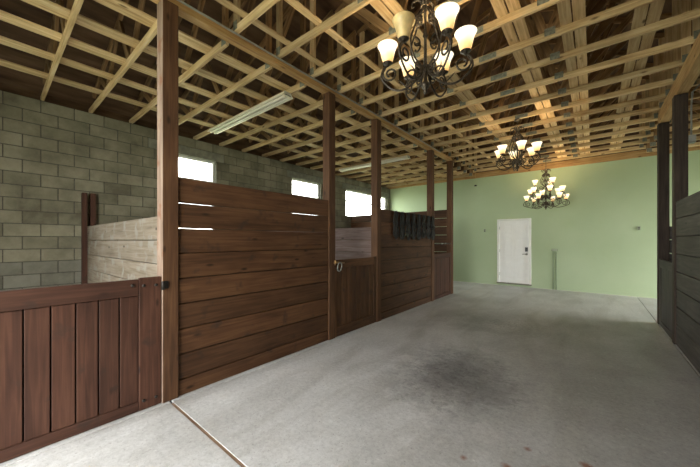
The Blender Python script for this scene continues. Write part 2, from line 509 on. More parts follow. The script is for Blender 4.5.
# backing (mortar): one box strip per course run
V, F = [], []
def add_box(V, F, lo, hi):
    b = len(V)
    for x in (lo[0], hi[0]):
        for y in (lo[1], hi[1]):
            for z in (lo[2], hi[2]):
                V.append((x, y, z))
    F += [(b, b+1, b+3, b+2), (b+4, b+6, b+7, b+5), (b, b+4, b+5, b+1), (b+2, b+3, b+7, b+6), (b, b+2, b+6, b+4), (b+1, b+5, b+7, b+3)]
for c in range(NC):
    for s, e in free_spans(c, YB, YF):
        add_box(V, F, (WL - 0.19, s, c * BH), (WL - 0.006, e, (c + 1) * BH))
wall = raw('wall_left', V, F, 'mortar')
tag(wall, 'bare grey concrete block wall behind the row of stalls', kind='structure')
blocks = []
for c in range(NC):
    off = 0.0 if c % 2 else BL / 2
    y = YB - off
    while y < YF:
        for s, e in free_spans(c, max(y, YB), min(y + BL, YF)):
            if e - s > 0.03: blocks.append((s + 0.006, e - 0.006, c))
        y += BL
def seen(b):
    ym = (b[0] + b[1]) / 2; z = (b[2] + 0.8) * BH
    k = XL / WL
    yc, zc = ym * k, CAM_H + (z - CAM_H) * k
    if ym < -0.1: return False
    top = 1.21
    if yc > 1.05: top = 2.19
    if 3.5 < yc < 4.68: top = 1.9
    if ym > 1.2 and yc <= 1.05 and CAM_H + (z - CAM_H) * 0.6 < 1.8 and ym < 2.4: return zc > 1.21 and z > 1.85
    if yc > 4.7 and yc < 8: top = 2.19
    return zc > top
order = sorted(blocks, key=lambda b: (not seen(b), (b[0] + b[1]) / 2))
V2, F2, V3, F3 = [], [], [], []
nb = 0
for i, (s, e, c) in enumerate(order):
    lo = (WL - 0.1, s, c * BH + 0.006); hi = (WL + 0.001 * (hash((i * 7 + c) % 11) % 4), e, (c + 1) * BH - 0.006)
    mat = 'damp_block' if c < 6 and s < 1.1 else 'concrete_block'
    if seen((s, e, c)) and nb < 300:
        q = Vector(hi) - Vector(lo)
        q = (round(q.x, 3), round(q.y, 3), round(q.z, 3))
        me = mesh_copy(box_mesh(*q, 0.004), mat, 'blk')
        link('concrete_block', me, Matrix.Translation((Vector(lo) + Vector(hi)) / 2), wall)
        nb += 1
    else:
        add_box(*((V3, F3) if mat == 'damp_block' else (V2, F2)), lo, hi)
o = raw('blockwork', V2, F2, 'concrete_block', wall); o['kind'] = 'stuff'
if V3:
    o = raw('damp_blockwork', V3, F3, 'damp_block', wall); o['kind'] = 'stuff'
for a, b, c0, c1 in WIN:
    box('lintel', (WL - 0.15, a - 0.195, c1 * BH + 0.004), (WL + 0.004, b + 0.195, (c1 + 1) * BH - 0.004), 'lintel_concrete', wall, 0.005)
for n, (a, b, c0, c1) in enumerate(WIN):
    z0, z1 = c0 * BH, c1 * BH
    w = empty('window_%d' % (n + 1), (WL - 0.12, (a + b) / 2, z0), 'white framed window high in the concrete block wall', None, kind='structure')
    w['label'] = ['white framed window in the block wall of the stall with the wide board gate',
                  'white framed window in the block wall beside the near strip light',
                  'white framed window in the block wall between the two strip lights',
                  'wide white window in the block wall beside the green wall'][n]
    x0, x1 = WL - 0.15, WL - 0.09
    t = 0.045
    box('window_frame', (x0, a, z0), (x1, a + t, z1), 'vinyl_white', w)
    box('window_frame', (x0, b - t, z0), (x1, b, z1), 'vinyl_white', w)
    box('window_frame', (x0, a + t, z0), (x1, b - t, z0 + t), 'vinyl_white', w)
    box('window_frame', (x0, a + t, z1 - t), (x1, b - t, z1), 'vinyl_white', w)
    zm = (z0 + z1) / 2 + (0.42 if c0 == 8 else 0.1)
    box('window_rail', (x0 + 0.01, a + t, zm - 0.02), (x1 - 0.01, b - t, zm + 0.02), 'vinyl_white', w)
    box('window_pane', (x0 + 0.027, a + t, z0 + t), (x0 + 0.033, b - t, zm - 0.02), 'window_pane', w)
    box('window_pane', (x0 + 0.027, a + t, zm + 0.02), (x0 + 0.033, b - t, z1 - t), 'window_pane', w)
    box('window_sill', (x0 - 0.03, a, z0 - 0.0), (WL + 0.0, b, z0 + 0.012), 'lintel_concrete', w)
    portal('portal_window', (x0 - 0.06, (a + b) / 2, (z0 + z1) / 2), (math.radians(90), 0, math.radians(-90)), b - a, z1 - z0)

# ------------------------------------------------------------------ other walls
DX0, DX1, DZ0, DZ1 = -2.615, -1.575, 0.09, 2.30      # far door opening
V, F = [], []
y0, y1 = YF, YF + 0.2
add_box(V, F, (WL - 0.19, y0, 0), (DX0, y1, WT))
add_box(V, F, (DX1, y0, 0), (WR + 0.19, y1, WT))
add_box(V, F, (DX0, y0, 0), (DX1, y1, DZ0))
add_box(V, F, (DX0, y0, DZ1), (DX1, y1, WT))
tag(raw('wall_far', V, F, 'green_paint'), 'pale green painted end wall of the barn', kind='structure')
V, F = [], []
g = 0.03
V += [(WL - 0.3, YF + 0.02, WT), (WR + 0.3, YF + 0.02, WT), (WR + 0.3, YF + 0.02, roof_z(WR + .3)), (RX, YF + 0.02, roof_z(RX)), (WL - .3, YF + 0.02, roof_z(WL - .3))]
V += [(x, y + 0.05, z) for x, y, z in V[:5]]
F += [(0, 1, 2, 3, 4), (9, 8, 7, 6, 5)] + [(i, (i + 5), (i + 1) % 5 + 5, (i + 1) % 5) for i in range(5)]
tag(raw('wall_far_gable', V, F, 'roof_plywood'), 'brown plywood gable above the green wall', kind='structure')
V, F = [], []
SY0, SY1 = 8.7, 11.2
add_box(V, F, (WR, YB, 0), (WR + 0.19, SY0, WT)); add_box(V, F, (WR, SY1, 0), (WR + 0.19, YF, WT)); add_box(V, F, (WR, SY0, 3.0), (WR + 0.19, SY1, WT))
tag(raw('wall_right', V, F, 'concrete_block'), 'concrete block wall behind the dark grey boards, with an open side doorway', kind='structure')
V, F = [], []
add_box(V, F, (WL - .19, YB - 0.2, 0), (RD0, YB, WT)); add_box(V, F, (RD1, YB - 0.2, 0), (WR + .19, YB, WT)); add_box(V, F, (RD0, YB - 0.2, 3.7), (RD1, YB, WT))
tag(raw('wall_rear', V, F, 'concrete_block'), 'concrete block end wall around the open barn doorway', kind='structure')
V = [(x, y - YF + YB - 0.2, z) for x, y, z in [(WL - 0.3, YF + 0.02, WT), (WR + 0.3, YF + 0.02, WT), (WR + 0.3, YF + 0.02, roof_z(WR + .3)), (RX, YF + 0.02, roof_z(RX)), (WL - .3, YF + 0.02, roof_z(WL - .3))]]
V += [(x, y + 0.05, z) for x, y, z in V[:5]]
F = [(0, 1, 2, 3, 4), (9, 8, 7, 6, 5)] + [(i, (i + 5), (i + 1) % 5 + 5, (i + 1) % 5) for i in range(5)]
tag(raw('wall_rear_gable', V, F, 'roof_plywood'), 'brown plywood gable above the open barn doorway', kind='structure')
# roof deck (two slopes, with eaves that close the gap over the walls)
def deck(xa_, xb_):
    za, zb = roof_z(xa_), roof_z(xb_)
    V = []
    for dz in (0, 0.04):
        V += [(xa_, YB - 0.5, za + dz), (xb_, YB - 0.5, zb + dz), (xb_, YF + 0.5, zb + dz), (xa_, YF + 0.5, za + dz)]
    F = [(0, 1, 2, 3), (7, 6, 5, 4), (0, 4, 5, 1), (1, 5, 6, 2), (2, 6, 7, 3), (3, 7, 4, 0)]
    return V, F
tag(raw('ceiling_left', *deck(WL - 0.5, RX), 'roof_plywood'), 'brown plywood roof deck sloping over the block wall side', kind='structure')
tag(raw('ceiling_right', *deck(RX, WR + 0.5), 'roof_plywood'), 'brown plywood roof deck sloping over the dark grey board side', kind='structure')
tag(box('trim_1', (WL - 0.17, YF - 0.12, WT), (XL - 0.15, YF + 0.0, WT + 0.2), 'pine_beam'), 'pine plate board on top of the green wall behind the stalls', kind='structure')
tag(box('trim_2', (XL - 0.15, YF - 0.04, WT), (WR + 0.17, YF + 0.0, WT + 0.19), 'pine_beam'), 'pine plate board along the top of the green wall over the aisle', kind='structure')
V, F = [], []
add_box(V, F, (WL - 0.17, YB, WTL), (WL - 0.13, YF - .14, roof_z(WL - 0.17) + 0.02))
tag(raw('trim_3', V, F, 'roof_plywood'), 'dark eave board closing the gap above the block wall', kind='structure')
V, F = [], []
add_box(V, F, (WR + 0.13, YB, WT), (WR + 0.17, YF - .14, roof_z(WR + 0.17) + 0.02))
tag(raw('trim_4', V, F, 'roof_plywood'), 'dark eave board closing the gap above the opposite block wall', kind='structure')

# ------------------------------------------------------------------ far door
d = empty('door_1', (-2.095, YF, DZ0), 'white six panel door in the green wall with black keypad lock', None, kind='structure')
fw = 0.07
box('door_frame', (DX0, YF - 0.015, DZ0), (DX0 + fw, YF + 0.10, DZ1), 'frame_white', d, 0.004)
box('door_frame', (DX1 - fw, YF - 0.015, DZ0), (DX1, YF + 0.10, DZ1), 'frame_white', d, 0.004)
box('door_frame', (DX0 + fw, YF - 0.015, DZ1 - fw), (DX1 - fw, YF + 0.10, DZ1), 'frame_white', d, 0.004)
box('threshold', (DX0 - 0.01, YF - 0.05, DZ0 - 0.03), (DX1 + 0.01, YF + 0.10, DZ0 + 0.012), 'lintel_concrete', d, 0.004)
dl, dr, db, dt = DX0 + fw, DX1 - fw, DZ0 + 0.012, DZ1 - fw
leaf = box('door_leaf', (dl, YF + 0.035, db), (dr, YF + 0.075, dt), 'door_white', d, 0.003)
wd, hd = dr - dl, dt - db
for pc in (0, 1):
    px0 = dl + wd * (0.14 + 0.40 * pc); px1 = px0 + wd * 0.32
    for (f0, f1) in ((0.06, 0.36), (0.42, 0.72), (0.78, 0.94)):
        q0, q1 = db + hd * f0, db + hd * f1
        # moulded rim and raised field of each panel
        V, F = [], []
        t = 0.022
        add_box(V, F, (px0, YF + 0.026, q0), (px0 + t, YF + 0.036, q1)); add_box(V, F, (px1 - t, YF + 0.026, q0), (px1, YF + 0.036, q1))
        add_box(V, F, (px0 + t, YF + 0.026, q0), (px1 - t, YF + 0.036, q0 + t)); add_box(V, F, (px0 + t, YF + 0.026, q1 - t), (px1 - t, YF + 0.036, q1))
        raw('panel_moulding', V, F, 'door_white', leaf)
        box('panel_field', (px0 + 0.05, YF + 0.028, q0 + 0.05), (px1 - 0.05, YF + 0.036, q1 - 0.05), 'door_white', leaf, 0.003)
kx = dr - 0.075
k = box('keypad', (kx - 0.04, YF + 0.005, 1.19), (kx + 0.04, YF + 0.036, 1.33), 'keypad_black', leaf, 0.006)
k['label'] = 'black keypad lock'
hz = 1.10
v, f = lathe_geo([(0.0, 0.0), (0.033, 0.0), (0.033, 0.012), (0.012, 0.016), (0.012, 0.05), (0.0, 0.05)], 14)
rosette = raw('door_handle', v, f, 'galvanised', leaf, (kx, YF + 0.036, hz), True, Matrix.Rotation(math.pi / 2, 4, 'X'))
tube('handle_lever', [(kx, YF - 0.012, hz), (kx - 0.06, YF - 0.016, hz), (kx - 0.12, YF - 0.012, hz - 0.004)], 0.009, 'galvanised', leaf)
for hzz in (0.35, 1.15, 1.95):
    box('hinge', (dl - 0.008, YF + 0.018, hzz), (dl + 0.008, YF + 0.036, hzz + 0.1), 'galvanised', leaf)

# ------------------------------------------------------------------ posts and beams
def post(y0, x_face, z1, label, group, wid=PW, mat='post_wood', pale=False):
    s = -1 if x_face < 0 else 1
    xa_, xb_ = sorted((x_face, x_face + s * wid))
    o = box('timber_post', (xa_, y0, 0), (xb_, y0 + PW, z1), mat, None, 0.006)
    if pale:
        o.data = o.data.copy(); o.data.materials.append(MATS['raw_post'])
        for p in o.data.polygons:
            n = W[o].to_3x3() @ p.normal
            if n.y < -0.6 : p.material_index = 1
    tag(o, label, 'post', group)
    return o
BB = BT - 0.10
BBR = 3.74
PL = [(-0.31, 'brown square timber post hinging the wide board gate, away from the tall panel', False),
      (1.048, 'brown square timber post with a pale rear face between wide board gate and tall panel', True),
      (3.364, 'brown square timber post between tall plain panel and ringed gate', False),
      (4.69, 'brown square timber post between ringed gate and panel hung with ropes', False),
      (7.18, 'brown square timber post between panel hung with ropes and far narrow gate', False),
      (8.53, 'brown square timber post at the stall row end facing the green wall', False)]
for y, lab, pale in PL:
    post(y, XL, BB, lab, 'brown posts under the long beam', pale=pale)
PR = [(1.50, 'dark grey timber post at the stall front opposite the wide board gate'),
      (2.87, 'dark grey timber post opposite the tall plain panel'),
      (6.52, 'dark timber post at the end of the grey board panel, with metal box'),
      (7.90, 'dark timber post past the grey gate, nearest the green wall')]
for y, lab in PR:
    post(y, XR, BBR, lab, 'dark posts under the other beam', mat='dark_post')
b = box('timber_beam', (XL - PW, YB, BB), (XL - 0.04, 8.70, BT), 'pine_beam', None, 0.004)
tag(b, 'long pine beam on top of the brown posts', 'beam')
b = box('timber_beam', (XR + 0.02, YB, BBR), (XR + PW, 8.10, BT), 'pine_beam', None, 0.004)
tag(b, 'long pine beam on top of the dark posts beside the grey boards', 'beam')
# conduit along the beam's aisle face
cpts = [(XL - 0.029, -1.0 + i * 0.8, BT - 0.022 + 0.004 * math.sin(i)) for i in range(12)]
c = tube('conduit', cpts, 0.011, 'conduit_grey', None, 8)
tag(c, 'thin grey conduit running along the long pine beam', 'conduit')

# ------------------------------------------------------------------ board panels
def panel(y0, y1, x_face, tops, label, mat, group='board panels of the stall fronts', gap=0.0045, th=0.038):
    s = -1 if x_face < 0 else 1
    xf = x_face + s * 0.018
    o = empty('board_panel', (xf + s * th / 2, (y0 + y1) / 2, 0), label, 'panel', group)
    for i in range(len(tops) - 1):
        z1, z0 = tops[i], tops[i + 1]
        jz = random.uniform(-0.003, 0.003); jx = random.uniform(0, 0.006)
        a, b_ = sorted((xf + s * jx, xf + s * (jx + th)))
        g_ = gap if i < 2 and x_face < 0 else random.uniform(0.008, 0.012)
        if not (i < 2 and x_face < 0) and i < len(tops) - 2:
            t0, t1 = sorted((xf + s * 0.030, xf + s * 0.044))
            box('joint_strip', (t0, y0, z0 - 0.02), (t1, y1, z0 + 0.03), 'gap_shadow', o)  # added dark strip behind the joint, in place of shade in the gap
        box('board', (a, y0, z0 + (g_ if i < len(tops) - 2 else 0.0) + 0 * jz), (b_, y1, z1), mat, o, 0.006)
    return o
tops = [2.19 - 0.2545 * i for i in range(9)] + [0.002]
panel(1.048 + PW, 3.364, XL, tops, 'tall reddish brown panel of plain horizontal boards before the ringed gate', 'stained_board')
panel(4.69 + PW, 7.18, XL, [2.18 - 0.2545 * i for i in range(9)] + [0.002], 'reddish brown board panel with black ropes hung over it', 'stained_board')
topsR = [2.14 - 0.262 * i for i in range(8)] + [0.002]
panel(2.87 + PW, 6.52, XR, topsR, 'dark grey panel of horizontal boards beside the grey gate', 'grey_board', gap=0.014)
panel(YB, 1.50, XR, topsR, 'dark grey panel of horizontal boards opposite the wide board gate', 'grey_board', gap=0.014)

# stall dividers
def divider(y, top, label, mat, posts=True, n=None, xw=WL, xs=None, gap=0.008, side=1):
    xs = xs if xs is not None else XL - PW
    o = empty('stall_divider', ((xw + xs) / 2, y, 0), label, 'divider', 'board dividers between the stalls')
    z = top
    while z > 0.06:
        z0 = max(z - 0.25, 0.012)
        if z0 < 0.12: z0 = 0.012
        box('board', (min(xw, xs) + 0.006, y - 0.019, z0 + (gap if z0 > 0.05 else 0)), (max(xw, xs), y + 0.019, z), mat, o, 0.004)
        z = z0
    return o
dv = divider(1.12, 1.81, 'pale weathered board divider reaching from the block wall to the pale faced post', 'raw_board')
for (yy, y2, z1, lab) in ((1.03, 1.10, 2.40, 'short dark brown post on the block wall, on the pale divider front'),
                          (1.145, 1.215, 2.40, 'short dark brown post on the block wall, behind the pale divider')):
    p = box('wall_post', (WL + 0.006, yy, 0), (WL + 0.10, y2, z1), 'gate_board', None, 0.004)
    tag(p, lab, 'post', 'short posts holding the pale divider')
divider(4.76, 1.82, 'greyish brown board divider seen over the ringed gate', 'divider_board')
divider(8.60, 2.47, 'tall reddish brown board divider closing the stall row end', 'stained_board', gap=0.012)
divider(2.94, 1.82, 'dark board divider behind the grey panel', 'grey_board', xw=WR, xs=XR + PW)
divider(7.97, 1.82, 'dark board divider behind the post nearest the green wall', 'grey_board', xw=WR, xs=XR + PW)

# ------------------------------------------------------------------ gates
def disc(name, c, r, depth, mat, parent, nx=1, n=10):
    v, f = lathe_geo([(0, 0), (r, 0), (r, depth * 0.6), (r * 0.6, depth), (0, depth)], n)
    return raw(name, v, f, mat, parent, c, True, Matrix.Rotation(math.pi / 2 * nx, 4, 'Y'))

def gate(y0, y1, x_face, top, planks, label, mat, stile=(0.18, 0.18), rail=0.145, brail=0.085, hinge_at=1, hw=True):
    s = -1 if x_face < 0 else 1          # s: direction away from the aisle
    xf = x_face + s * 0.012
    th = 0.04
    o = empty('stall_gate', (xf + s * th / 2, (y0 + y1) / 2, 0), label, 'gate', 'board gates of the stalls')
    def bx(name, ya, yb, za, zb, x_in=0.0, t=th, m=mat):
        a, b_ = sorted((xf + s * x_in, xf + s * (x_in + t)))
        return box(name, (a, ya, za), (b_, yb, zb), m, o, 0.003)
    zb = 0.006
    bx('top_rail', y0 + 0.004, y1 - stile[1] - 0.003, top - rail, top)
    bx('stile', y1 - stile[1], y1 - 0.004, zb, top + 0.012)
    bx('stile', y0 + 0.004, y0 + stile[0], zb, top - rail - 0.002)
    bx('bottom_rail', y0 + stile[0] + 0.002, y1 - stile[1] - 0.003, zb, zb + brail)
    ya, yb = y0 + stile[0], y1 - stile[1]
    w = (yb - ya) / planks
    for i in range(planks):
        bx('plank', ya + i * w + 0.005, ya + (i + 1) * w - 0.005, zb + brail + 0.002, top - rail - 0.004, 0.012 + random.uniform(0, .003), 0.026)
    a, b_ = sorted((xf + s * 0.042, xf + s * 0.052))
    bk = box('backing', (a, ya - 0.02, zb + 0.05), (b_, yb + 0.02, top - 0.05), 'gap_shadow', o)  # added dark sheet behind the planks, painted as the shade between them
    if hw:
        ye = y1 - stile[1] / 2
        for (yy, zz) in ((y1 - stile[1] + 0.035, top - 0.06), (y1 - 0.045, top - 0.065), (y1 - stile[1] - 0.05, top - 0.05), (y1 - stile[1] + 0.035, 0.09), (y1 - 0.045, 0.085)):
            disc('bolt', (xf, yy, zz), 0.014, 0.012, 'dark_steel', o, -s)
    return o
gate(-0.165, 1.045, XL, 1.205, 6, 'wide brown gate of upright planks with bolted top rail', 'gate_board')
g2 = gate(3.364 + PW, 4.69, XL, 1.245, 8, 'narrow brown plank gate with a hanging metal ring latch', 'stained_board', stile=(0.05, 0.09), rail=0.135, brail=0.16, hw=False)
g3 = gate(7.18 + PW, 8.53, XL, 1.20, 8, 'dull brown gate of narrow upright planks near the green wall', 'gate_board', stile=(0.09, 0.09), rail=0.12, hw=False)
gate(6.52 + PW, 7.90, XR, 1.21, 7, 'dark grey plank gate between the two dark posts', 'grey_board', stile=(0.12, 0.12), hw=False)
gate(1.50 + PW, 2.87, XR, 1.21, 7, 'dark grey plank gate opposite the wide brown gate', 'grey_board', stile=(0.12, 0.12), hw=False)
# hinge hardware of the wide gate (strap on the pale faced post)
h = empty('gate_hinge', (XL + 0.001, 1.048, 1.13), 'black iron hinge pin on the pale faced post', 'hinge')
box('hinge_plate', (XL + 0.0, 1.052, 1.10), (XL + 0.008, 1.10, 1.17), 'dark_steel', h, 0.002)
v, f = lathe_geo([(0, 0), (0.014, 0), (0.014, 0.075), (0, 0.085)], 10)
raw('hinge_pin', v, f, 'dark_steel', h, (XL + 0.013, 1.05, 1.09), True)
# ring latch of the second gate: hasp, hanging ring, snap bolt
lt = empty('ring_latch', (XL, 3.53, 1.17), 'brass snap latch with hanging metal ring on the narrow gate', 'latch')
box('latch_plate', (XL - 0.011, 3.53, 1.19), (XL + 0.003, 3.60, 1.225), 'brass', lt, 0.003)
tube('latch_bar', [(XL + 0.016, 3.46, 1.205), (XL + 0.016, 3.56, 1.21), (XL + 0.016, 3.70, 1.195)], 0.012, 'brass', lt, 8)
ring = [(XL + 0.022 + 0.01 * math.sin(a), 3.585 + 0.05 * math.cos(a), 1.135 + 0.072 * math.sin(a)) for a in [2 * math.pi * i / 18 for i in range(18)]]
tube('latch_ring', ring, 0.009, 'galvanised', lt, 8, True)
tube('latch_hook', [(XL + 0.011, 3.462, 1.23), (XL + 0.03, 3.47, 1.245), (XL + 0.034, 3.475, 1.20), (XL + 0.014, 3.478, 1.17)], 0.008, 'brass', lt, 8)
# bar and bracket above the far gate
bl = empty('rail_bracket', (XL, 7.9, 1.45), 'thin metal bar with bright ends over the far narrow gate', 'bar')
tube('bar', [(XL - 0.03, 7.18 + PW, 1.47), (XL - 0.03, 8.53, 1.47)], 0.014, 'dark_steel', bl, 8)
for yy in (7.85, 8.1):
    disc('knob', (XL - 0.018, yy, 1.475), 0.022, 0.03, 'galvanised', bl, 1)

# ------------------------------------------------------------------ black ropes over the second panel
ORD_R = ['first', 'second', 'third', 'fourth', 'fifth', 'sixth', 'seventh', 'eighth', 'ninth', 'tenth', 'eleventh']
def rope_coil(y, k):
    o = empty('rope_coil', (XL, y, 1.57), 'coil of black rope on the brown panel, %s from the far narrow gate' % ORD_R[7 - k], 'rope', 'black ropes hung along the panel')
    top = 2.165
    rnd = random.Random(k)
    hx = XL + 0.034
    for j in range(4):
        yy = y + (j - 1.5) * 0.024
        zb = 1.58 + rnd.uniform(-0.02, 0.06) + 0.012 * abs(j - 1.5)
        zt_ = top - 0.004 * abs(j - 1.5)
        m = 44
        pts = []
        for i in range(m):
            a = 2 * math.pi * i / m
            zc = (zt_ + zb) / 2; hz_ = (zt_ - zb) / 2
            z = zc + hz_ * math.copysign(abs(math.sin(a)) ** 0.6, math.sin(a))
            f = (z - zb) / (zt_ - zb)
            tw = f * 9.0 + (j % 2) * 2.4 + j * 0.5
            wdt = 0.078 * (1.0 - 0.35 * f)
            pts.append((hx + 0.013 * math.sin(tw) * (1 if math.cos(a) > 0 else -1) * math.sin(math.pi * min(max(f, 0), 1)), yy + wdt * math.cos(a) * math.cos(tw * 0.5), z))
        tube('rope_strand', pts, 0.0135, 'rope_black', o, 6, True)
    wz = 1.90 + rnd.uniform(-0.05, 0.08)
    wr = [(hx + 0.022 * math.cos(t), y + 0.075 * math.sin(t), wz + 0.010 * t / 3.14) for t in [i * math.pi / 6 for i in range(25)]]
    tube('rope_wrap', wr, 0.009, 'rope_black', o, 6)
    hx0 = XL + 0.001 if y > 7.13 else XL - 0.013
    tube('hook', [(hx0, y, 2.150), (XL + 0.02, y, 2.148), (XL + 0.05, y, 2.15), (XL + 0.055, y, 2.18)], 0.007, 'dark_steel', o, 6)
for i in range(8):
    rope_coil(5.33 + i * 0.262, i)

# ------------------------------------------------------------------ roof trusses
AY = [1.845 + 0.61 * k for k in range(-4, 16)]
SYL = [1.777 + 0.61 * k for k in range(-4, 16)]
SYR = [1.777 + 0.61 * k for k in range(4, 16)]
T, H = 0.038, 0.089
def cz(x):            # centre line of the top chord
    return roof_z(x) - 0.05 / math.cos(math.atan(SL))

def aisle_truss():
    o = empty('aisle_truss', (RX, 0, BT), 'pine roof truss spanning the aisle between the two beams', 'roof truss', 'roof trusses above the aisle')
    x0, x1 = XL - PW, XR + PW
    zc = BT + H / 2
    member('bottom_chord', (x0, 0, zc), (x1, 0, zc), T, H, 'pine', o, 0.002)
    member('top_chord', (x0 + 0.0, 0, cz(x0)), (RX, 0, cz(RX)), T, H, 'pine_web', o)
    member('top_chord', (RX, 0, cz(RX)), (x1, 0, cz(x1)), T, H, 'pine_web', o)
    zt = BT + H
    for x in (x0 + 0.09, x1 - 0.09):
        member('web', (x, 0, zt), (x, 0, cz(x) - 0.045), T, H, 'pine', o)
    for s in (-1, 1):
        bx = RX + s * 0.72; ex = RX + s * 1.98; mx = RX + s * 1.38
        member('web', (bx + s * 0.06, 0, zt + 0.01), (ex - s * 0.02, 0, cz(ex) - 0.07), T, H, 'pine_web', o)
        member('web', (bx, 0, zt + 0.02), (mx, 0, cz(mx) - 0.05), T, H, 'pine_web', o)
        member('web', (bx - s * 0.06, 0, zt + 0.01), (RX + s * 0.03, 0, cz(RX) - 0.07), T, H, 'pine_web', o)
    for xx, zz, w_, h_ in ((RX + 0.02, zc, 0.22, 0.07), (RX - 0.72, zt - 0.01, 0.11, 0.09), (RX + 0.72, zt - 0.01, 0.11, 0.09), (x0 + 0.09, zt, 0.08, 0.10), (x1 - 0.09, zt, 0.08, 0.10)):
        for sy in (-1, 1):
            box('gusset_plate', (xx - w_ / 2, sy * (T / 2 + 0.002) - 0.0015, zz - h_ / 2), (xx + w_ / 2, sy * (T / 2 + 0.002) + 0.0015, zz + h_ / 2), 'truss_plate', o)
    return o

def stall_truss(s, label, group):
    # s = -1: over the long row, s = +1: over the opposite row
    xw = WL if s < 0 else WR
    xi = XL - PW if s < 0 else XR + PW
    o = empty('stall_truss', ((xw + xi) / 2, 0, WT), label, 'roof truss', group)
    zc = WT + 0.012 + H / 2
    xo = xw + s * 0.125
    member('bottom_chord', (xo, 0, zc), (xi, 0, zc), T, H, 'pine', o, 0.002)
    xt = xw - s * 0.22
    member('top_chord', (xt, 0, cz(xt)), (xi, 0, cz(xi)), T, H, 'pine_web', o)
    zt = zc + H / 2
    L = abs(xi - xw)
    def X(f): return xw - s * f * L
    xv = xi + s * 0.05
    member('web', (xv, 0, zt), (xv, 0, cz(xv) - 0.045), T, H, 'pine_web', o)
    for (fb, ft) in ((0.30, 0.20), (0.33, 0.47), (0.62, 0.50), (0.66, 0.93)):
        member('web', (X(fb), 0, zt + 0.01), (X(ft), 0, cz(X(ft)) - 0.055), T, H, 'pine_web', o)
    for sy in (-1, 1):
        xh = xi + s * 0.05
        box('gusset_plate', (xh - 0.05, sy * (T / 2 + 0.002) - 0.0015, zc - 0.035), (xh + 0.05, sy * (T / 2 + 0.002) + 0.0015, zc + 0.06), 'truss_plate', o)
    return o

def shift(o, dy):
    o.matrix_basis = Matrix.Translation((0, dy, 0)) @ o.matrix_basis
ORD = ['first', 'second', 'third', 'fourth', 'fifth', 'sixth', 'seventh', 'eighth', 'ninth', 'tenth', 'eleventh', 'twelfth']
def array(o, ys, label):
    kids = list(o.children)
    o['label'] = label(0)
    for i, y in enumerate(ys[1:]):
        r = o.copy(); col.objects.link(r); r['label'] = label(i + 1)
        r.matrix_basis = Matrix.Translation((0, y, 0)) @ o.matrix_basis
        for ch in kids:
            c = ch.copy(); col.objects.link(c); c.parent = r; c.matrix_basis = ch.matrix_basis
    shift(o, ys[0])
def aisle_label(i):
    k, nm = min(((5, 'chandelier with one unlit shade'), (12, 'fully lit six light chandelier'), (18, 'large tiered chandelier')), key=lambda q: abs(q[0] - i))
    if i == k: return 'pine aisle roof truss carrying the ' + nm
    return 'pine aisle roof truss, %s from the %s towards the %s' % (ORD[abs(i - k) - 1], nm, 'green wall' if i > k else 'wide gate')
def stall_label(i):
    k, nm = min(((6, 'strip light over the tall panel'), (13, 'strip light by the ropes')), key=lambda q: abs(q[0] - i))
    if i == k: return 'pine stall roof truss holding the ' + nm
    return 'pine stall truss, %s from the %s towards the %s' % (ORD[abs(i - k) - 1], nm, 'green wall' if i > k else 'wide gate')
def other_label(i):
    return 'pine roof truss behind the dark posts, %s from the green wall' % ORD[len(SYR) - 1 - i]
array(aisle_truss(), AY, aisle_label)
array(stall_truss(-1, 'pine roof truss over the stalls, from the long beam to the bare block wall', 'roof trusses above the long stall row'), SYL, stall_label)
array(stall_truss(1, 'pine roof truss behind the beam of the dark posts', 'roof trusses above the grey board stalls'), SYR, other_label)

# bracing boards laid across the trusses
def brace(x, z, w, label, group, y0=-1.0, y1=YF - 0.05, th=0.02):
    tag(box('bracing_board', (x - w / 2, y0, z), (x + w / 2, y1, z + th), 'pine', None, 0.002), label, 'board', group)
zs = WT + 0.012 + H
for x, lab in ((-6.21, 'nearest the block wall'), (-5.52, 'second from the block wall'), (-4.92, 'third from the block wall'), (-4.36, 'second from the long beam'), (-3.80, 'beside the long beam')):
    for s_, side_ in ((0, 'wall half'), (1, 'aisle half')):
        brace(x + s_ * 0.094, zs, 0.089, 'pine bracing board over the stalls, %s of the pair %s' % (side_, lab), 'bracing boards over the stalls', y1=YF - 0.125)
za = BT + H
for x, lab in ((-3.02, 'closest to the long beam'), (-2.46, 'second from the long beam')):
    brace(x, za, 0.089, 'single pine bracing board over the aisle trusses, ' + lab, 'single bracing boards over the aisle')
for x, lab in ((-1.72, 'pair nearest the long beam'), (-0.72, 'pair just past the chandeliers'), (-0.18, 'second pair from the dark posts'), (0.47, 'pair nearest the dark posts')):
    for s in (-1, 1):
        brace(x + s * 0.062, za, 0.11, 'paired pine bracing board, %s half of the %s' % ('long beam side' if s < 0 else 'dark post side', lab), 'paired bracing boards over the aisle')
for x, lab in ((1.7, 'nearest the dark posts'), (2.9, 'second from the dark posts'), (4.0, 'third from the dark posts')):
    brace(x, zs, 0.089, 'long pine bracing board above the grey board stalls, ' + lab, 'bracing boards over the grey board stalls', 3.5, YF - 0.125)

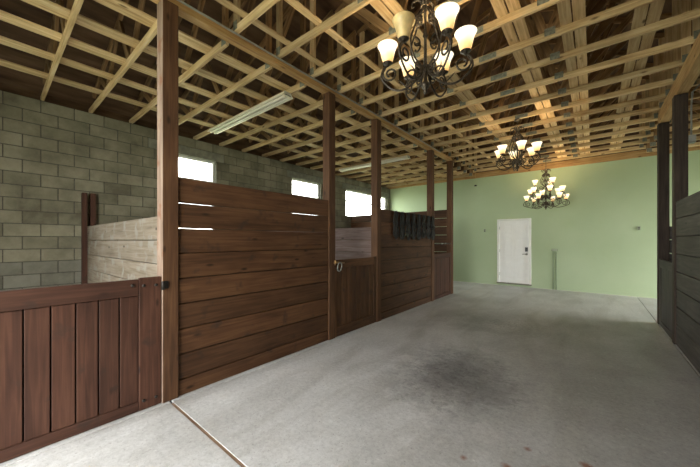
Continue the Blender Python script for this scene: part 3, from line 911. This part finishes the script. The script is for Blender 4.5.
# ------------------------------------------------------------------ strip lights
def strip_light(y, label, dx=0.0):
    z1 = WT + 0.012
    x0, x1 = -6.12 + dx, -3.66 + dx
    o = empty('strip_light', ((x0 + x1) / 2, y, z1), label, 'strip light', 'fluorescent strip lights above the stalls')
    # housing: channel with sloped reflector sides
    prof = [(-0.06, 0.0), (0.06, 0.0), (0.065, -0.02), (0.105, -0.062), (0.100, -0.066), (0.045, -0.040), (-0.045, -0.040), (-0.100, -0.066), (-0.105, -0.062), (-0.065, -0.02)]
    V, F = [], []
    n = len(prof)
    for x in (x0, x1):
        V += [(x, y + a, z1 + b) for a, b in prof]
    F = [(i, (i + 1) % n, (i + 1) % n + n, i + n) for i in range(n)] + [tuple(range(n))[::-1], tuple(range(n, 2 * n))]
    raw('housing', V, F, 'white_enamel', o)
    for s in (-1, 1):
        tb = tube('lamp_tube', [(x0 + 0.05, y + s * 0.038, z1 - 0.062), (x1 - 0.05, y + s * 0.038, z1 - 0.062)], 0.019, 'tube_glass', o, 10)
        for xe in (x0 + 0.02, x1 - 0.05):
            box('lamp_holder', (xe, y + s * 0.038 - 0.016, z1 - 0.085), (xe + 0.03, y + s * 0.038 + 0.016, z1 - 0.038), 'white_enamel', o, 0.003)
    for xe in (x0, x1 - 0.004):
        box('end_cap', (xe, y - 0.07, z1 - 0.055), (xe + 0.004, y + 0.07, z1), 'galvanised' if xe > -5 else 'white_enamel', o)
strip_light(SYL[6] - 0.055, 'long white fluorescent strip light over the tall plain panel')
strip_light(SYL[13] - 0.058, 'long white fluorescent strip light over the stall behind the ropes', -0.2)

# ------------------------------------------------------------------ chandeliers
def spiral(c, r0, turns, a0, n=14, k=0.25):
    pts = []
    for i in range(n + 1):
        t = i / n
        a = a0 + turns * 2 * math.pi * t
        r = r0 * (1 - (1 - k) * t)
        pts.append((c[0] + r * math.cos(a), c[1] + r * math.sin(a)))
    return pts

def bez(p, n=10):
    # smooth curve through control points (Catmull-Rom)
    P = [p[0]] + list(p) + [p[-1]]
    out = []
    for i in range(1, len(P) - 2):
        for s in range(n):
            t = s / n
            a, b, c, d_ = (Vector(q) for q in P[i - 1:i + 3])
            out.append(0.5 * ((2 * b) + (c - a) * t + (2 * a - 5 * b + 4 * c - d_) * t * t + (3 * b - a - 3 * c + d_) * t ** 3))
    out.append(Vector(P[-2]))
    return out

SH_PROF = [(0.032, 0.0), (0.041, 0.006), (0.049, 0.03), (0.056, 0.062), (0.063, 0.092), (0.073, 0.120), (0.088, 0.148), (0.085, 0.150), (0.070, 0.121), (0.060, 0.092), (0.053, 0.062), (0.045, 0.03), (0.030, 0.010)]
def shade_mesh(k, mat):
    key = ('shade', k, mat)
    if key not in CACHE:
        v, f = lathe_geo([(r * k, z * k) for r, z in SH_PROF], 18)
        me = bpy.data.meshes.new('shade'); me.from_pydata([tuple(q) for q in v], [], f)
        for p in me.polygons: p.use_smooth = True
        me.materials.append(MATS[mat]); CACHE[key] = me
    return CACHE[key]

def arm_geo(R, zhub, zcup, sag, c):
    """One scroll arm in the radial plane: hub -> sagging belly -> up to the cup, with curls."""
    V, F = [], []
    def P(r, z, ang): return (r * math.cos(ang), r * math.sin(ang), z)
    main = bez([(0.035, 0, zhub + 0.10), (0.075, 0, zhub), (0.20 * R / 0.35, 0, zhub - sag), (R * 0.88, 0, zhub - sag * 0.75), (R * 1.16, 0, zcup - 0.13), (R * 1.12, 0, zcup - 0.045), (R, 0, zcup - 0.015)], 6)
    tube_geo(main, 0.0092, 6, False, V, F)
    # curl under the cup
    sp = [(x, 0, z) for x, z in spiral((R * 0.93, zcup - 0.092), 0.072, -1.35, 0.9, 16, 0.35)]
    tube_geo(sp, 0.0085, 6, False, V, F)
    # S scroll on the hub side
    sp = [(x, 0, z) for x, z in spiral((0.115, zhub + 0.055), 0.06, 1.5, -3.6, 18, 0.3)]
    tube_geo(sp, 0.0085, 6, False, V, F)
    # leaf spur along the belly
    tube_geo(bez([(0.16, 0, zhub - sag * 0.9), (0.21, 0.02, zhub - sag * 0.2), (0.25, 0.0, zhub + 0.02)], 5), [0.006] * 5 + [0.006, .005, .004, .003, .002, .001], 5, False, V, F)
    return V, F

def chandelier(loc, zc, label, tiers, zbot, ztop_cage, a0, scale=1.0, off=None, name='chandelier', power=6.0):
    x, y = loc
    o = empty(name, (x, y, zbot), label, 'chandelier', 'black iron chandeliers along the aisle')
    M = lambda v: Vector((x, y, 0)) + Vector(v)
    # canopy, chain
    v, f = lathe_geo([(0.0, 0.0), (0.055, 0.0), (0.06, -0.012), (0.03, -0.035), (0.012, -0.04), (0.0, -0.04)], 16)
    raw('canopy', v, f, 'black_iron', o, (x, y, zc), True)
    z = zc - 0.035; i = 0
    V, F = [], []
    while z > ztop_cage + 0.02:
        ln = [(0.011 * math.cos(a), 0.0, 0.022 * math.sin(a)) for a in [2 * math.pi * q / 10 for q in range(10)]]
        if i % 2: ln = [(0, p[0], p[2]) for p in ln]
        tube_geo([Vector(p) + Vector((0, 0, z - 0.02)) for p in ln], 0.0035, 5, True, V, F)
        z -= 0.034; i += 1
    if V: raw('chain', V, F, 'black_iron', o, (x, y, 0), True)
    # centre column with turned knops and finial
    hgt = ztop_cage - zbot
    prof = [(0.0, 0), (0.012, 0.006), (0.02, 0.02), (0.012, 0.036), (0.03, 0.055), (0.042, 0.075), (0.03, 0.10), (0.016, 0.115), (0.016, 0.20), (0.028, 0.225), (0.016, 0.25), (0.012, hgt * 0.6), (0.024, hgt * 0.62), (0.012, hgt * 0.66), (0.010, hgt * 0.93), (0.03, hgt * 0.95), (0.014, hgt * 0.98), (0.0, hgt)]
    v, f = lathe_geo(prof, 12)
    raw('column', v, f, 'black_iron', o, (x, y, zbot), True)
    # crown of curled leaves under the chain
    V, F = [], []
    for q in range(6):
        a = q * math.pi / 3 + 0.3
        pl = bez([(0.012, 0, ztop_cage - 0.05), (0.05, 0, ztop_cage + 0.02), (0.11, 0, ztop_cage + 0.012), (0.115, 0, ztop_cage - 0.03), (0.09, 0, ztop_cage - 0.03)], 4)
        R_ = Matrix.Rotation(a, 3, 'Z')
        tube_geo([R_ @ p * 1.0 for p in pl], [0.012, 0.013, .014, .014, .014, .013, .012, .011, .010, .009, .009, .008, .008, .007, .006, .005, .004], 5, False, V, F)
    raw('crown', V, F, 'black_iron', o, (x, y, 0), True)
    # cage of scroll bars
    V, F = [], []
    zt = tiers[0]['hub'] + 0.10
    zA, zB = ztop_cage - 0.06, zt
    n = 6
    wc = 0.145 * scale
    for q in range(n):
        a = q * 2 * math.pi / n + a0 + 0.5
        R_ = Matrix.Rotation(a, 3, 'Z')
        mid = (zA + zB) / 2; h_ = zA - zB
        pl = bez([(0.015, 0, zA), (wc * 0.45, 0, zA - h_ * 0.12), (wc * 0.65, 0.0, zA - h_ * 0.3), (wc, 0.01, mid - h_ * 0.08), (wc * 0.8, 0, zB + h_ * 0.18), (wc * 0.3, 0, zB + h_ * 0.02), (0.02, 0, zB - 0.02)], 5)
        tube_geo([R_ @ p for p in pl], 0.0085, 5, False, V, F)
        sp = [Vector((u_, 0, w_)) for u_, w_ in spiral((wc * 0.62, mid - h_ * 0.12), 0.05 * scale, 0.8, 1.3, 14, 0.25)]
        tube_geo([R_ @ p for p in sp], 0.0085, 5, False, V, F)
        sp = [Vector((u_, 0, w_)) for u_, w_ in spiral((wc * 0.42, zA - h_ * 0.2), 0.042 * scale, 2.4, -1.2, 12, 0.25)]
        tube_geo([R_ @ p for p in sp], 0.008, 5, False, V, F)
    raw('scroll_cage', V, F, 'black_iron', o, (x, y, 0), True)
    # lamp arms
    for ti, t in enumerate(tiers):
        V, F = arm_geo(t['R'], t['hub'], t['cup'], t['sag'], None)
        key = bpy.data.meshes.new('arm'); key.from_pydata([tuple(p) for p in V], [], F)
        for p in key.polygons: p.use_smooth = True
        key.materials.append(MATS['black_iron'])
        cv, cf = lathe_geo([(0, -0.02), (0.014, -0.018), (0.018, -0.004), (0.042, 0.004), (0.046, 0.010), (0.03, 0.016), (0.026, 0.03), (0.0, 0.032)], 12)
        cm = bpy.data.meshes.new('cup'); cm.from_pydata([tuple(p) for p in cv], [], cf)
        for p in cm.polygons: p.use_smooth = True
        cm.materials.append(MATS['black_iron'])
        for q in range(t['n']):
            a = a0 + t.get('da', 0) + q * 2 * math.pi / t['n']
            ar = link('arm', key, Matrix.Translation((x, y, 0)) @ Matrix.Rotation(a, 4, 'Z'), o)
            cx_, cy_ = x + t['R'] * math.cos(a), y + t['R'] * math.sin(a)
            link('cup', cm, Matrix.Translation((cx_, cy_, t['cup'])), ar)
            lit = not (off is not None and ti == 0 and q == off)
            sk = t.get('k', 1.1)
            sh = link('shade', shade_mesh(sk, 'lit_shade' if lit else 'unlit_glass'), Matrix.Translation((cx_, cy_, t['cup'] + 0.014)), ar)
            if not lit: sh['label'] = 'unlit amber glass shade'
            if lit:
                ld = bpy.data.lights.new('bulb_light', 'POINT')
                ld.energy = power; ld.color = (1.0, 0.80, 0.52); ld.shadow_soft_size = 0.028
                lo = bpy.data.objects.new('bulb_light', ld); col.objects.link(lo)
                lo.location = (cx_, cy_, t['cup'] + 0.014 + 0.105 * sk)
    return o
def camdir(phi):      # direction seen from the camera: phi from 'towards the camera', positive to the right
    p = math.radians(phi)
    dr, dd = math.sin(p), -math.cos(p)
    return math.atan2(.6345 * dr + .7729 * dd, .7729 * dr - .6345 * dd)
six = [dict(R=0.335, hub=3.0, cup=3.175, sag=0.075, n=6, k=1.05)]
chandelier((-1.15, AY[5]), BT, 'black scroll iron six light chandelier with one shade unlit', six, 2.86, 3.69, camdir(-45), off=0, power=4.5)
six2 = [dict(R=0.345, hub=3.09, cup=3.265, sag=0.075, n=6, k=1.05)]
chandelier((-1.175, AY[12]), BT, 'black scroll iron six light chandelier with every shade lit', six2, 2.95, 3.80, camdir(-18), power=1.9)
two = [dict(R=0.27, hub=3.06, cup=3.20, sag=0.03, n=3, k=0.92, da=0.4), dict(R=0.41, hub=2.80, cup=2.95, sag=0.05, n=6, k=0.92), dict(R=0.49, hub=2.60, cup=2.74, sag=0.07, n=6, k=0.92, da=0.45)]
chandelier((-1.07, AY[18]), BT, 'large black iron chandelier with tiers of shades hanging near the green wall', two, 2.47, 3.62, camdir(-20), power=1.8)

# ------------------------------------------------------------------ small fittings
def outlet(x, z, label):
    o = empty('wall_outlet', (x, YF, z), label, 'outlet')
    box('box', (x - 0.035, YF - 0.035, z - 0.055), (x + 0.035, YF, z + 0.055), 'outlet_plate', o, 0.004)
    for dz in (-0.022, 0.022):
        box('socket', (x - 0.016, YF - 0.040, z + dz - 0.013), (x + 0.016, YF - 0.034, z + dz + 0.013), 'keypad_black', o, 0.002)
outlet(-3.02, 1.92, 'small dark outlet box on the green wall beside the door')
outlet(0.98, 1.90, 'small outlet box on the green wall beyond the grey gate')
for x, dz, lab in ((-0.98, 0.0, 'closer to'), (-0.90, -0.03, 'further from')):
    t = tube('wall_pipe', [(x, YF - 0.014, 0.0), (x, YF - 0.014, 1.22 + dz)], 0.012, 'green_pipe', None, 8)
    tag(t, 'thin green painted pipe on the green wall, the one %s the door' % lab, 'pipe', 'pipes on the green wall')
o = empty('pipe_box', (-0.94, YF, 1.25), 'small green painted box on top of the wall pipes', 'box')
box('body', (-1.02, YF - 0.05, 1.225), (-0.86, YF, 1.30), 'green_pipe', o, 0.006)
box('cover', (-1.01, YF - 0.056, 1.232), (-0.87, YF - 0.05, 1.293), 'outlet_plate', o, 0.002)
o = empty('junction_box', (XR + PW, 6.6, 3.0), 'grey metal junction box on the dark post above the grey boards', 'junction box')
box('body', (XR + PW, 6.54, 3.0), (XR + PW + 0.08, 6.64, 3.11), 'galvanised', o, 0.004)
box('cover', (XR + PW, 6.534, 3.004), (XR + PW + 0.078, 6.54, 3.106), 'conduit_grey', o, 0.002)
tube('conduit', [(XR + PW + 0.04, 6.59, 3.11), (XR + PW + 0.04, 6.59, 3.55), (XR + PW + 0.05, 6.585, 3.75), (XR + PW + 0.12, 6.57, 3.84)], 0.011, 'conduit_grey', o, 8)
# small camera-like box under the roof beside the second chandelier is a round sensor on the green wall
o = empty('wall_sensor', (-3.35, YF, 3.56), 'small dark round sensor high on the green wall', 'sensor')
disc('body', (-3.35, YF, 3.56), 0.045, 0.05, 'keypad_black', o, 0)
